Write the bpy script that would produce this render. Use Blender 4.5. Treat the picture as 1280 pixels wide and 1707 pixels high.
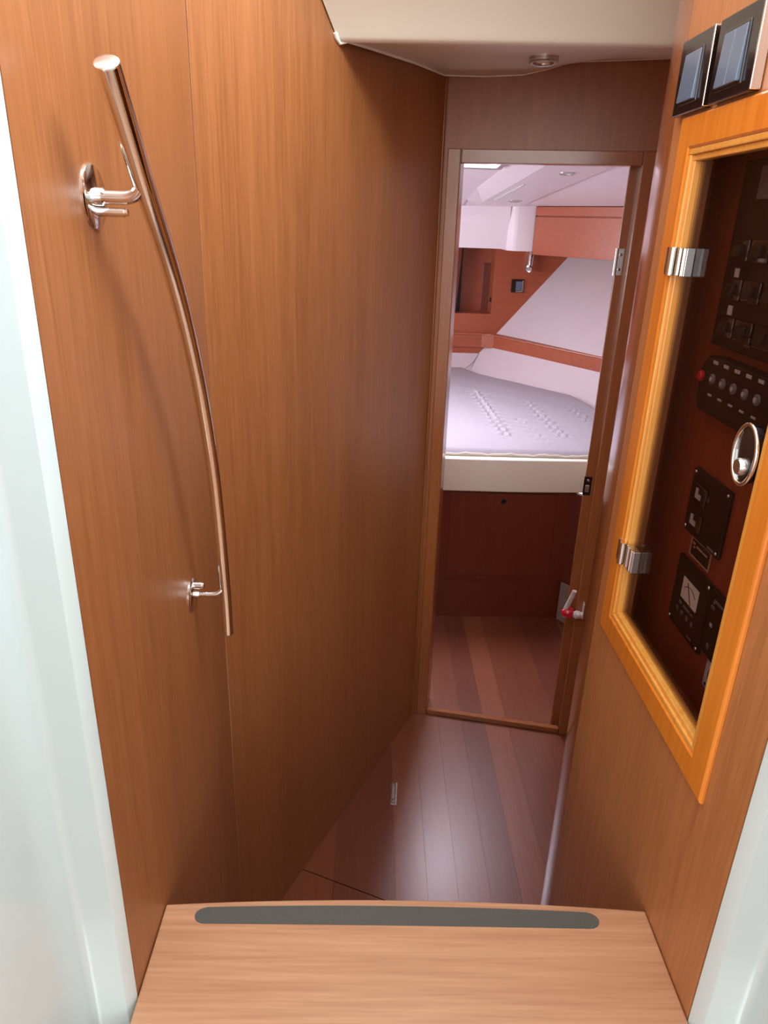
import bpy, bmesh, math, random
from mathutils import Vector, Matrix
random.seed(7)
for o in list(bpy.data.objects):
    bpy.data.objects.remove(o)
S = bpy.context.scene
COL = S.collection

# ------------------------------------------------------------------ camera
cd = bpy.data.cameras.new('camera')
cam = bpy.data.objects.new('camera', cd)
COL.objects.link(cam)
cd.sensor_fit = 'VERTICAL'
cd.sensor_height = 36.0
cd.lens = 1195.0 / 1707.0 * 36.0
cd.clip_start = 0.02
R_ = Matrix(((0.99954266, -0.02418718, -0.01815057),
             (-0.00772626, 0.37603105, -0.92657485),
             (0.02923641, 0.92629133, 0.3756722)))
cam.matrix_world = Matrix.Translation((0, 0, 1.55)) @ R_.to_4x4()
S.camera = cam

# ------------------------------------------------------------------ world, light, exposure
w = bpy.data.worlds.new('overcast_sky')
S.world = w
w.use_nodes = True
bg = w.node_tree.nodes['Background']
bg.inputs[0].default_value = (0.98, 0.97, 0.95, 1)
bg.inputs[1].default_value = 4.0


def area(name, loc, target, sx, sy, power, color=(1, 1, 1)):
    ld = bpy.data.lights.new(name, 'AREA')
    ld.shape = 'RECTANGLE'
    ld.size, ld.size_y = sx, sy
    ld.energy = power
    ld.color = color
    o = bpy.data.objects.new(name, ld)
    COL.objects.link(o)
    o.location = loc
    d = Vector(target) - Vector(loc)
    o.rotation_euler = d.to_track_quat('-Z', 'Y').to_euler()
    return o


# daylight through the overhead hatch, and fill added from the cabin's unseen left side
area('hatch_daylight', (0.27, 3.02, 2.05), (0.27, 3.0, 0.7), 0.5, 0.5, 42, (0.93, 0.90, 1.0))
area('added_cabin_fill', (-0.90, 3.3, 1.35), (0.9, 3.9, 1.05), 0.9, 0.35, 20, (0.98, 0.93, 1.0))
# daylight coming down through the open companionway hatch above the camera
area('companionway_daylight', (0.62, 0.62, 2.46), (-0.22, 0.82, 1.65), 0.45, 0.9, 50, (0.84, 0.97, 1.0))

S.view_settings.view_transform = 'Standard'
S.view_settings.look = 'None'
S.view_settings.exposure = 0.0
S.view_settings.gamma = 1.0
S.view_settings.use_curve_mapping = False


# ------------------------------------------------------------------ materials
def srgb(r, g, b):
    def f(c):
        c /= 255.0
        return c / 12.92 if c <= 0.04045 else ((c + 0.055) / 1.055) ** 2.4
    return (f(r), f(g), f(b), 1.0)


def base_mat(name):
    m = bpy.data.materials.new(name)
    m.use_nodes = True
    nt = m.node_tree
    return m, nt, nt.nodes['Principled BSDF']


def wood(name, dark, light, grain='z', rough=0.42, scale=1.0, coat=0.0, bump=0.02, spec=0.75):
    m, nt, p = base_mat(name)
    N, L = nt.nodes, nt.links
    tc = N.new('ShaderNodeTexCoord')

    def layer(across, along, detail, dist=0.0):
        mp = N.new('ShaderNodeMapping')
        s = [across * scale] * 3
        s['xyz'.index(grain)] = along * scale
        mp.inputs['Scale'].default_value = s
        L.new(tc.outputs['Object'], mp.inputs['Vector'])
        n = N.new('ShaderNodeTexNoise')
        n.inputs['Scale'].default_value = 1.0
        n.inputs['Detail'].default_value = detail
        n.inputs['Roughness'].default_value = 0.6
        n.inputs['Distortion'].default_value = dist
        L.new(mp.outputs[0], n.inputs['Vector'])
        return n.outputs['Fac']
    a = layer(55, 1.6, 4, 0.4)
    b = layer(240, 9, 2)
    c = layer(9, 0.8, 2, 0.3)
    mx = N.new('ShaderNodeMath'); mx.operation = 'MULTIPLY_ADD'
    mx.inputs[1].default_value = 0.5
    L.new(b, mx.inputs[0])
    mul = N.new('ShaderNodeMath'); mul.operation = 'MULTIPLY'; mul.inputs[1].default_value = 0.32
    L.new(a, mul.inputs[0])
    L.new(mul.outputs[0], mx.inputs[2])
    ad = N.new('ShaderNodeMath'); ad.operation = 'MULTIPLY_ADD'
    ad.inputs[1].default_value = 0.28
    L.new(c, ad.inputs[0]); L.new(mx.outputs[0], ad.inputs[2])
    cr = N.new('ShaderNodeValToRGB')
    cr.color_ramp.elements[0].position = 0.40
    cr.color_ramp.elements[0].color = dark
    cr.color_ramp.elements[1].position = 0.68
    cr.color_ramp.elements[1].color = light
    L.new(ad.outputs[0], cr.inputs[0])
    L.new(cr.outputs[0], p.inputs['Base Color'])
    p.inputs['Roughness'].default_value = rough
    p.inputs['Specular IOR Level'].default_value = spec
    p.inputs['Coat Weight'].default_value = coat
    p.inputs['Coat Roughness'].default_value = 0.12
    if bump:
        bp = N.new('ShaderNodeBump')
        bp.inputs['Strength'].default_value = bump
        bp.inputs['Distance'].default_value = 0.002
        L.new(ad.outputs[0], bp.inputs['Height'])
        L.new(bp.outputs[0], p.inputs['Normal'])
    return m


def plain(name, col, rough=0.5, metal=0.0, spec=0.5, coat=0.0, noise=0.0, nscale=40, bump=0.0, bscale=200):
    m, nt, p = base_mat(name)
    N, L = nt.nodes, nt.links
    p.inputs['Base Color'].default_value = col
    p.inputs['Roughness'].default_value = rough
    p.inputs['Metallic'].default_value = metal
    p.inputs['Specular IOR Level'].default_value = spec
    p.inputs['Coat Weight'].default_value = coat
    p.inputs['Coat Roughness'].default_value = 0.05
    tc = N.new('ShaderNodeTexCoord')
    if noise:
        n = N.new('ShaderNodeTexNoise'); n.inputs['Scale'].default_value = nscale
        n.inputs['Detail'].default_value = 3
        L.new(tc.outputs['Object'], n.inputs['Vector'])
        cr = N.new('ShaderNodeValToRGB')
        cr.color_ramp.elements[0].position = 0.3
        cr.color_ramp.elements[1].position = 0.7
        cr.color_ramp.elements[0].color = tuple(c * (1 - noise) for c in col[:3]) + (1,)
        cr.color_ramp.elements[1].color = tuple(min(1, c * (1 + noise)) for c in col[:3]) + (1,)
        L.new(n.outputs['Fac'], cr.inputs[0])
        L.new(cr.outputs[0], p.inputs['Base Color'])
    if bump:
        n2 = N.new('ShaderNodeTexNoise'); n2.inputs['Scale'].default_value = bscale
        n2.inputs['Detail'].default_value = 2
        L.new(tc.outputs['Object'], n2.inputs['Vector'])
        bp = N.new('ShaderNodeBump'); bp.inputs['Strength'].default_value = bump
        bp.inputs['Distance'].default_value = 0.001
        L.new(n2.outputs['Fac'], bp.inputs['Height'])
        L.new(bp.outputs[0], p.inputs['Normal'])
    return m


def glass(name, tint, rough=0.0, ior=1.45):
    m = bpy.data.materials.new(name)
    m.use_nodes = True
    nt = m.node_tree
    N, L = nt.nodes, nt.links
    for n in list(N):
        N.remove(n)
    out = N.new('ShaderNodeOutputMaterial')
    mix = N.new('ShaderNodeMixShader')
    fr = N.new('ShaderNodeFresnel')
    ge = N.new('ShaderNodeNewGeometry')          # a thin pane: the same index on both faces
    mr = N.new('ShaderNodeMapRange')
    mr.inputs['To Min'].default_value = ior
    mr.inputs['To Max'].default_value = 1.0 / ior
    L.new(ge.outputs['Backfacing'], mr.inputs['Value'])
    L.new(mr.outputs[0], fr.inputs['IOR'])
    tr = N.new('ShaderNodeBsdfTransparent'); tr.inputs[0].default_value = tint
    gl = N.new('ShaderNodeBsdfGlossy'); gl.inputs['Roughness'].default_value = rough
    L.new(fr.outputs[0], mix.inputs[0]); L.new(tr.outputs[0], mix.inputs[1]); L.new(gl.outputs[0], mix.inputs[2])
    L.new(mix.outputs[0], out.inputs[0])
    return m


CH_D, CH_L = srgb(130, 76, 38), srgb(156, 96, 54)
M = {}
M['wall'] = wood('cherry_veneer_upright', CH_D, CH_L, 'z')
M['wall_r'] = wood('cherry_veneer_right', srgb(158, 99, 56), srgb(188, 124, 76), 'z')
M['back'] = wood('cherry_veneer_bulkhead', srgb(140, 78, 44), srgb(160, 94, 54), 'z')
M['step'] = wood('cherry_veneer_step', srgb(168, 118, 86), srgb(190, 142, 108), 'x', rough=0.36, scale=0.8)
M['trim'] = wood('cherry_solid_trim', srgb(142, 80, 42), srgb(158, 94, 52), 'z', rough=0.25, coat=0.3, bump=0.0)
M['trim_h'] = wood('cherry_solid_trim_level', srgb(142, 80, 42), srgb(158, 94, 52), 'x', rough=0.25, coat=0.3, bump=0.0)
M['gloss'] = wood('cherry_gloss_edge', srgb(138, 80, 42), srgb(156, 94, 52), 'z', rough=0.22, coat=0.6, bump=0.0)
M['frame'] = wood('varnished_door_frame', srgb(205, 112, 30), srgb(226, 138, 48), 'z', rough=0.3, coat=0.4, bump=0.0, scale=0.5)
M['bead'] = wood('golden_bead', srgb(214, 140, 55), srgb(232, 168, 82), 'z', rough=0.3, coat=0.3, bump=0.0, scale=0.5)
M['box'] = wood('dark_red_plywood', srgb(120, 50, 28), srgb(146, 66, 36), 'z', rough=0.4)
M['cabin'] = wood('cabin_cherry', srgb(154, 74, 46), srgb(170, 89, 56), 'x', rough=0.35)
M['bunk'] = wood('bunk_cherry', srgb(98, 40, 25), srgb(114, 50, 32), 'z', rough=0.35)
FL = []
for i, (a, b) in enumerate([((112, 58, 37), (126, 68, 44)), ((120, 64, 41), (134, 75, 50)),
                            ((101, 51, 35), (116, 61, 42)), ((126, 69, 45), (141, 80, 54))]):
    FL.append(wood('floor_board_%s' % 'abcd'[i], srgb(*a), srgb(*b), 'y', rough=0.30, scale=0.8, coat=0.0, bump=0.0, spec=1.0))
FL_ = {'x': FL[0]}
M['base'] = plain('subfloor', srgb(40, 20, 14), 0.8)
M['gel'] = plain('white_gelcoat', srgb(192, 203, 204), 0.25, coat=0.3, noise=0.015, nscale=8)
M['liner'] = plain('cream_headliner', srgb(226, 220, 206), 0.38, noise=0.015, nscale=6)
M['cream'] = plain('cream_moulding', srgb(240, 238, 226), 0.4, noise=0.01, nscale=6)
M['white'] = plain('cabin_white_liner', srgb(232, 222, 228), 0.45, noise=0.01, nscale=6)
M['vinyl'] = plain('pale_hull_vinyl', srgb(208, 196, 201), 0.6, noise=0.015, nscale=10, bump=0.05)
M['cloth'] = plain('quilted_cover', srgb(166, 160, 168), 0.85, noise=0.015, nscale=30, bump=0.1, bscale=400)
M['sheet'] = plain('mattress_side_cloth', srgb(220, 214, 200), 0.85, noise=0.02, nscale=30, bump=0.1)
M['seam'] = plain('grey_seam', srgb(150, 142, 146), 0.8)
M['chrome'] = plain('polished_steel', (0.82, 0.80, 0.78, 1), 0.10, metal=1.0)
M['steel'] = plain('brushed_steel', (0.62, 0.62, 0.62, 1), 0.28, metal=1.0)
M['grip'] = plain('grey_grip_tape', srgb(80, 78, 73), 0.9, noise=0.35, nscale=900, bump=0.6, bscale=900)
M['black'] = plain('gloss_black_plastic', srgb(22, 20, 22), 0.16, coat=0.6)
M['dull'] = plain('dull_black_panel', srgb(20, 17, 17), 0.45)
M['rocker'] = plain('slate_rocker', srgb(92, 108, 130), 0.22, coat=0.4)
M['mark'] = plain('pale_print', srgb(176, 168, 168), 0.6)
M['markdim'] = plain('dim_print', srgb(110, 104, 106), 0.6)
M['redbtn'] = plain('red_button', srgb(190, 30, 32), 0.35)
M['red'] = plain('red_cap_plastic', srgb(200, 24, 48), 0.25, coat=0.4)
M['dial'] = plain('meter_dial', srgb(222, 214, 196), 0.5)
M['tan'] = plain('tan_line', srgb(176, 132, 96), 0.5)
M['sticker'] = plain('silver_sticker', srgb(186, 184, 190), 0.4)
M['greyplate'] = plain('warm_grey_plate', srgb(150, 138, 128), 0.5, noise=0.04, nscale=60)
M['pane'] = glass('smoked_cabinet_glass', (0.78, 0.72, 0.72, 1), ior=1.18)
M['pale'] = plain('satin_chrome', srgb(226, 222, 222), 0.3, metal=0.35)
M['hatch'] = glass('hatch_acrylic', (0.9, 0.9, 0.93, 1))
M['lens'] = plain('frosted_lens', srgb(225, 222, 215), 0.3)


# ------------------------------------------------------------------ builders
class MB:
    def __init__(self):
        self.bm = bmesh.new()

    def verts(self, pts):
        return [self.bm.verts.new(p) for p in pts]

    def face(self, vs):
        try:
            return self.bm.faces.new(vs)
        except ValueError:
            return None

    def hexa(self, p, bevel=0.0, seg=2):
        """eight corners: bottom four in order, top four in order"""
        t = bmesh.new()
        v = [t.verts.new(q) for q in p]
        for f in ((0, 1, 2, 3), (4, 5, 6, 7), (0, 1, 5, 4), (1, 2, 6, 5), (2, 3, 7, 6), (3, 0, 4, 7)):
            t.faces.new([v[i] for i in f])
        bmesh.ops.recalc_face_normals(t, faces=t.faces)
        if bevel:
            bmesh.ops.bevel(t, geom=list(t.edges), offset=bevel, segments=seg, profile=0.5, affect='EDGES', clamp_overlap=True)
        self._merge(t)
        return self

    def box(self, x0, x1, y0, y1, z0, z1, bevel=0.0, seg=2):
        return self.hexa([(x0, y0, z0), (x1, y0, z0), (x1, y1, z0), (x0, y1, z0),
                          (x0, y0, z1), (x1, y0, z1), (x1, y1, z1), (x0, y1, z1)], bevel, seg)

    def obox(self, o, u, v, w, a, b, c, bevel=0.0, seg=2):
        """box in a frame: origin o, axes u v w, ranges a b c"""
        o, u, v, w = map(Vector, (o, u, v, w))
        pts = []
        for cc in c:
            for aa, bb in ((a[0], b[0]), (a[1], b[0]), (a[1], b[1]), (a[0], b[1])):
                pts.append(o + u * aa + v * bb + w * cc)
        return self.hexa(pts, bevel, seg)

    def prism(self, poly, vec, bevel=0.0, seg=2):
        t = bmesh.new()
        vec = Vector(vec)
        a = [t.verts.new(p) for p in poly]
        b = [t.verts.new(Vector(p) + vec) for p in poly]
        n = len(a)
        t.faces.new(a); t.faces.new(b)
        for i in range(n):
            t.faces.new((a[i], a[(i + 1) % n], b[(i + 1) % n], b[i]))
        bmesh.ops.recalc_face_normals(t, faces=t.faces)
        if bevel:
            bmesh.ops.bevel(t, geom=list(t.edges), offset=bevel, segments=seg, profile=0.5, affect='EDGES', clamp_overlap=True)
        self._merge(t)
        return self

    def _merge(self, t):
        m = bpy.data.meshes.new('tmp')
        t.to_mesh(m); t.free()
        self.bm.from_mesh(m)
        bpy.data.meshes.remove(m)

    def tube(self, path, r, n=16, caps=True, flat=1.0):
        path = [Vector(p) for p in path]
        rs = r if isinstance(r, (list, tuple)) else [r] * len(path)
        up = None
        rings = []
        for i, p in enumerate(path):
            d = (path[min(i + 1, len(path) - 1)] - path[max(i - 1, 0)]).normalized()
            if up is None:
                up = d.orthogonal().normalized()
            up = (up - d * up.dot(d)).normalized()
            s = d.cross(up)
            rings.append([self.bm.verts.new(p + (up * math.cos(2 * math.pi * k / n) + s * math.sin(2 * math.pi * k / n) * flat) * rs[i]) for k in range(n)])
        for i in range(len(rings) - 1):
            for k in range(n):
                self.face((rings[i][k], rings[i][(k + 1) % n], rings[i + 1][(k + 1) % n], rings[i + 1][k]))
        if caps:
            self.face(rings[0]); self.face(rings[-1])
        return self

    def lathe(self, o, axis, prof, n=24):
        """prof: list of (radius, height along axis)"""
        o, axis = Vector(o), Vector(axis).normalized()
        a = axis.orthogonal().normalized(); b = axis.cross(a)
        rings = []
        for r, h in prof:
            if r < 1e-6:
                rings.append([self.bm.verts.new(o + axis * h)])
            else:
                rings.append([self.bm.verts.new(o + axis * h + (a * math.cos(2 * math.pi * k / n) + b * math.sin(2 * math.pi * k / n)) * r) for k in range(n)])
        for i in range(len(rings) - 1):
            A, B = rings[i], rings[i + 1]
            for k in range(n):
                k2 = (k + 1) % n
                if len(A) == 1 and len(B) == 1:
                    continue
                if len(A) == 1:
                    self.face((A[0], B[k], B[k2]))
                elif len(B) == 1:
                    self.face((A[k], A[k2], B[0]))
                else:
                    self.face((A[k], A[k2], B[k2], B[k]))
        if len(rings[0]) > 1: self.face(rings[0])
        if len(rings[-1]) > 1: self.face(rings[-1])
        return self

    def slab(self, us, vs, skip, fn, t):
        """grid of cells in (u, v), skipping some; fn(u, v, w) -> point; thickness t"""
        vd = {}

        def V(i, j, k):
            if (i, j, k) not in vd:
                vd[(i, j, k)] = self.bm.verts.new(fn(us[i], vs[j], t * k))
            return vd[(i, j, k)]
        cells = {(i, j) for i in range(len(us) - 1) for j in range(len(vs) - 1)} - set(skip)
        for (i, j) in cells:
            self.face((V(i, j, 0), V(i + 1, j, 0), V(i + 1, j + 1, 0), V(i, j + 1, 0)))
            self.face((V(i, j, 1), V(i + 1, j, 1), V(i + 1, j + 1, 1), V(i, j + 1, 1)))
            for (di, dj, e) in ((-1, 0, ((0, 0), (0, 1))), (1, 0, ((1, 0), (1, 1))), (0, -1, ((0, 0), (1, 0))), (0, 1, ((0, 1), (1, 1)))):
                if (i + di, j + dj) not in cells:
                    (a, b), (c, d) = e
                    self.face((V(i + a, j + b, 0), V(i + c, j + d, 0), V(i + c, j + d, 1), V(i + a, j + b, 1)))
        return self

    def build(self, name, mat, parent=None, smooth=False, origin=None, subdiv=0):
        bm = self.bm
        bmesh.ops.remove_doubles(bm, verts=bm.verts, dist=1e-6)
        bmesh.ops.recalc_face_normals(bm, faces=bm.faces)
        if parent is not None:
            org = world_of(parent)
        elif origin is not None:
            org = Vector(origin)
        else:
            xs = [v.co.x for v in bm.verts]; ys = [v.co.y for v in bm.verts]; zs = [v.co.z for v in bm.verts]
            org = Vector(((min(xs) + max(xs)) / 2, (min(ys) + max(ys)) / 2, min(zs)))
        bmesh.ops.translate(bm, verts=bm.verts, vec=-org)
        if smooth:
            for f in bm.faces:
                f.smooth = True
            for e in bm.edges:
                if len(e.link_faces) == 2 and e.calc_face_angle() > math.radians(40):
                    e.smooth = False
        me = bpy.data.meshes.new(name)
        bm.to_mesh(me); bm.free()
        me.materials.append(mat)
        o = bpy.data.objects.new(name, me)
        COL.objects.link(o)
        if parent is not None:
            o.parent = parent
        else:
            o.location = org
        return o


def world_of(o):
    p = Vector(o.location)
    while o.parent:
        o = o.parent
        p = p + Vector(o.location)
    return p


def empty(name, loc, label=None, cat=None, group=None, kind=None):
    o = bpy.data.objects.new(name, None)
    o.empty_display_size = 0.05
    COL.objects.link(o)
    o.location = loc
    tag(o, label, cat, group, kind)
    return o


def tag(o, label=None, cat=None, group=None, kind=None):
    if label: o['label'] = label
    if cat: o['category'] = cat
    if group: o['group'] = group
    if kind: o['kind'] = kind
    return o


def struct(o, label, cat):
    return tag(o, label, cat, kind='structure')


def bez(p0, p1, p2, n=8):
    p0, p1, p2 = map(Vector, (p0, p1, p2))
    return [p0 * (1 - t) ** 2 + p1 * 2 * t * (1 - t) + p2 * t * t for t in [i / n for i in range(n + 1)]]


XL, XR = -0.263, 0.387          # faces of the near side walls
Z = Vector((0, 0, 1))
A0 = Vector((0.1637, 2.0178, 0))    # foot of the corner of angled wall and doorway bulkhead
DD = Vector((0.97914, -0.20318, 0)) # along the doorway bulkhead, to the right
DN = Vector((0.20318, 0.97914, 0))  # away from the camera
G0 = Vector((-0.2615, 1.14, 0))     # fold of the left wall
GD = (A0 - G0).normalized()
GN = Vector((GD.y, -GD.x, 0))       # into the corridor
GLEN = (A0 - G0).length

# ------------------------------------------------------------------ floor
floor = empty('floor', (0.3, 1.6, 0))
struct(floor, 'glossy red-brown boarded floor running through the doorway', 'floor')
MB().box(-0.8, 2.2, 0.1, 2.75, -0.05, -0.012).build('subfloor', M['base'], floor)


def seam(x):
    return 1.359 - 0.4157 * (x + 0.14)


x = -0.47
i = 0
while x < 1.5:
    wdt = random.uniform(0.076, 0.086)
    x1 = x + wdt
    g = 0.0001
    mt = FL[[0, 1, 2, 3, 0, 2, 1, 3, 2, 0, 3, 1][(i * 5 + i // 3) % 12]]
    for far in (0, 1):
        s0, s1 = seam(x), seam(x1)
        if far:
            poly = [(x + g, s0 + 0.0015, -0.012), (x1 - g, s1 + 0.0015, -0.012), (x1 - g, 2.74, -0.012), (x + g, 2.74, -0.012)]
        else:
            poly = [(x + g, 0.3, -0.012), (x1 - g, 0.3, -0.012), (x1 - g, s1 - 0.0015, -0.012), (x + g, s0 - 0.0015, -0.012)]
        MB().prism(poly, (0, 0, 0.012), 0.00015, 1).build('plank', mt, floor)
    x = x1
    i += 1

# ------------------------------------------------------------------ left wall (near, straight) and angled wall
wl = empty('wall_left', (XL, 0.8, 0))
struct(wl, 'near straight stretch of the left cherry veneer wall carrying the grab rail', 'wall')
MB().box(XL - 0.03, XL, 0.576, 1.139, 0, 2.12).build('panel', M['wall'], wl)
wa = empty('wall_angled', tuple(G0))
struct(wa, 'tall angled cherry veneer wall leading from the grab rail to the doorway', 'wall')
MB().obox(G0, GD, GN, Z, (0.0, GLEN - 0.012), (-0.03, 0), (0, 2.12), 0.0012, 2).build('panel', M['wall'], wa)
MB().tube([G0 + GD * (GLEN - 0.012) - GN * 0.002, G0 + GD * (GLEN - 0.012) - GN * 0.002 + Z * 1.9], 0.005, 12).build('corner_bead', M['trim'], wa, smooth=True)

# ------------------------------------------------------------------ right wall with opening for the instrument cabinet
OY0, OY1, OZ0, OZ1 = 0.664, 0.992, 0.978, 1.652
wr = empty('wall_right', (XR, 0.8, 0))
struct(wr, 'right cherry veneer wall holding the glazed instrument cabinet and switches', 'wall')
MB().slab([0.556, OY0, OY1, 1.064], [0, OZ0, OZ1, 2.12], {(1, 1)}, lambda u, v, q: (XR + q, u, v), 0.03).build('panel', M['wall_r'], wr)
post = MB()
RA = 0.30
pts = [(XR + 0.034, 1.0645, 0), (XR, 1.0645, 0)] + \
      [(XR + RA - RA * math.cos(q), 1.065 + RA * math.sin(q), 0) for q in [math.radians(25) * k / 16 for k in range(17)]] + \
      [(XR + 0.034, 1.192, 0)]
post.prism(pts, (0, 0, 2.12))
post.build('rounded_edge_post', M['gloss'], wr, smooth=True)
MB().box(XR + 0.034, 0.80, 1.10, 1.12, 0, 2.25).build('return_panel', M['wall_r'], wr)
ws = empty('wall_side', (0.75, 1.5, 0))
struct(ws, 'hidden corridor side wall beyond the rounded edge of the right wall', 'wall')
MB().box(0.74, 0.80, 1.12, 1.90, 0, 2.0).build('panel', M['wall_r'], ws)

# ------------------------------------------------------------------ doorway bulkhead
U0, U1, ZH = 0.042, 0.483, 1.692


def dpt(u, v, q):      # u along, v up, q away from the camera
    return A0 + DD * u + Z * v + DN * q


wb = empty('wall_back', tuple(A0))
struct(wb, 'cherry veneer bulkhead around the doorway to the aft cabin', 'wall')
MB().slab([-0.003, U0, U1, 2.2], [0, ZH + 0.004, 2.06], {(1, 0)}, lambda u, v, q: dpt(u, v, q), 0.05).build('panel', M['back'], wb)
MB().slab([-1.3, -0.035], [0, 2.06], set(), lambda u, v, q: dpt(u, v, q), 0.05).build('panel', M['back'], wb)

door = empty('door_1', tuple(A0 + DD * 0.26))
struct(door, 'open doorway with cherry casing, head and sill, no door leaf in view', 'doorway')
for u0, u1 in ((0.010, U0), (U1, 0.515)):
    MB().obox(A0, DD, DN, Z, (u0, u1), (-0.010, 0.0), (0, 1.724), 0.0015).build('jamb_casing', M['trim'], door)
MB().obox(A0, DD, DN, Z, (U0 + 0.0025, U1 - 0.0025), (-0.008, 0.006), (ZH, 1.7235), 0.0015).build('head_casing', M['trim_h'], door)
MB().obox(A0, DD, DN, Z, (U0 - 0.002, U0 + 0.001), (-0.002, 0.085), (0, 1.70), 0.0008).build('reveal', M['trim'], door)
MB().obox(A0, DD, DN, Z, (U1 - 0.001, U1 + 0.012), (0.001, 0.045), (0, 1.70), 0.0008).build('reveal', M['trim'], door)
US = U1 - 0.0255
MB().obox(A0, DD, DN, Z, (US, U1 + 0.012), (0.030, 0.048), (0, 1.70), 0.002).build('door_stop', M['trim'], door)
MB().obox(A0, DD, DN, Z, (U0, U1), (0.007, 0.085), (ZH + 0.004, 1.72)).build('head_reveal', M['trim_h'], door)
MB().obox(A0, DD, DN, Z, (U0 + 0.001, U1 - 0.001), (-0.007, 0.013), (0.0005, 0.019), 0.003).build('sill', M['trim_h'], door)
h = MB().obox(A0, DD, DN, Z, (US - 0.003, US + 0.017), (0.0275, 0.0302), (1.437, 1.503), 0.001)
hinge = h.build('hinge', M['steel'], door)
MB().tube([dpt(US - 0.002, 1.437, 0.0265), dpt(US - 0.002, 1.503, 0.0265)], 0.004, 12).build('hinge_pin', M['steel'], hinge, smooth=True)
for zz in (1.452, 1.488):
    MB().lathe(dpt(US + 0.009, zz, 0.0275), -DN, [(0.004, 0), (0.004, 0.0008), (0.0, 0.0012)], 12).build('screw', M['chrome'], hinge, smooth=True)
sp = MB().obox(A0, DD, DN, Z, (US - 0.003, US + 0.019), (0.027, 0.0302), (0.828, 0.884), 0.001).build('strike_plate', M['black'], door)
MB().obox(A0, DD, DN, Z, (US + 0.002, US + 0.014), (0.022, 0.027), (0.838, 0.860), 0.002).build('strike_tongue', M['steel'], sp)
MB().lathe(dpt(US + 0.009, 0.873, 0.027), -DN, [(0.004, 0), (0.004, 0.001), (0.0, 0.002)], 12).build('screw', M['chrome'], sp, smooth=True)

# ------------------------------------------------------------------ corridor headliner
ceil = empty('ceiling', (0.3, 1.6, 1.86))
struct(ceil, 'cream moulded headliner with a lowered soffit above the corridor', 'ceiling')


def wx(y):            # x of the angled wall at y
    return G0.x + (y - G0.y) * GD.x / GD.y


def zb_at(t):
    """height and y of soffit's rear edge, running along the angled wall and then the bulkhead"""
    return None


rear = [(-0.062, 1.520, 1.8495), (-0.020, 1.612, 1.857), (0.070, 1.806, 1.871), (0.150, 1.985, 1.880), (0.250, 1.996, 1.882),
        (0.336, 1.978, 1.885), (0.395, 1.966, 1.897), (0.443, 1.956, 1.911), (0.55, 1.934, 1.914), (0.66, 1.911, 1.917), (0.745, 1.894, 1.919)]
sof = MB()
prof = [(0.0, 0.0), (-0.006, 0.0015), (-0.012, 0.006), (-0.016, 0.012), (-0.056, 0.050), (-0.18, 0.17), (-0.26, 0.22)]  # y, z from the soffit's front edge
n = len(rear)
grid = []
for k, (rx, ry, rz) in enumerate(rear):
    t = k / (n - 1)
    fx = -0.060 + t * 0.805
    fz = 1.846 + 0.012 * t
    col = []
    for s in (1.0, 0.97, 0.75, 0.5, 0.25):
        q = (fx + (rx - fx) * s, 1.516 + (ry - 1.516) * s, fz + 0.002 + (rz - fz - 0.002) * (s ** 1.3))
        if s == 1.0:
            q = (q[0], q[1], q[2] - 0.002)
        col.append(Vector(q))
    for (dy, dz) in prof:
        yy = 1.516 + dy
        xx = wx(yy) + 0.003 + t * (0.745 - wx(yy))
        col.append(Vector((xx, yy, fz + dz)))
    grid.append(col)
vg = [[sof.bm.verts.new(p) for p in c] for c in grid]
tg = [[sof.bm.verts.new(p + Vector((0, 0.02, 0.03))) for p in c] for c in grid]
for a in range(n - 1):
    for b in range(len(vg[0]) - 1):
        sof.face((vg[a][b], vg[a + 1][b], vg[a + 1][b + 1], vg[a][b + 1]))
        sof.face((tg[a][b], tg[a + 1][b], tg[a + 1][b + 1], tg[a][b + 1]))
for a in range(n - 1):
    for b in (0, len(vg[0]) - 1):
        sof.face((vg[a][b], vg[a + 1][b], tg[a + 1][b], tg[a][b]))
for a in (0, n - 1):
    for b in range(len(vg[0]) - 1):
        sof.face((vg[a][b], vg[a][b + 1], tg[a][b + 1], tg[a][b]))
sof.build('soffit', M['liner'], ceil, smooth=True)
lip = [Vector(p) + Vector((0, -0.002, 0.0005)) for p in rear]
MB().tube([grid[0][-4] , grid[0][-5], grid[0][-7]] + lip, 0.0042, 8).build('edge_lip', M['cream'], ceil, smooth=True)
MB().box(-0.40, 0.80, 1.50, 2.25, 1.96, 2.06).build('deckhead', M['liner'], ceil)
MB().box(-0.40, 0.80, 1.24, 1.50, 2.10, 2.30).build('coaming', M['liner'], ceil)

# ------------------------------------------------------------------ white companionway sides
tl = MB()
arc = [(-0.300 - 0.009 * math.sin(a), 0.549 + 0.009 * math.cos(a)) for a in [math.pi / 2 * k / 6 for k in range(7)]]
poly = [(-0.263, 0.5745), (-0.2635, 0.572), (-0.2685, 0.560), (-0.270, 0.5585)] + arc + [(-0.318, 0.42), (-0.345, -0.10), (-0.62, -0.10), (-0.62, 0.5745)]
tl.prism([(a, b, 0.0) for a, b in poly], (0, 0, 2.12))
t1 = tl.build('trim_1', M['gel'], smooth=True)
struct(t1, 'white moulded companionway side along the left edge', 'trim')
arc = [(0.428 + 0.010 * math.sin(a), 0.527 + 0.010 * math.cos(a)) for a in [math.pi / 2 * k / 6 for k in range(7)]]
poly = [(0.387, 0.5535), (0.388, 0.551), (0.394, 0.540), (0.396, 0.538)] + arc + [(0.450, 0.40), (0.478, -0.10), (0.80, -0.10), (0.80, 0.5535)]
tr_ = MB().prism([(a, b, 0.0) for a, b in poly], (0, 0, 2.12))
t2 = tr_.build('trim_2', M['gel'], smooth=True)
struct(t2, 'white moulded companionway side at the lower right corner', 'trim')

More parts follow.
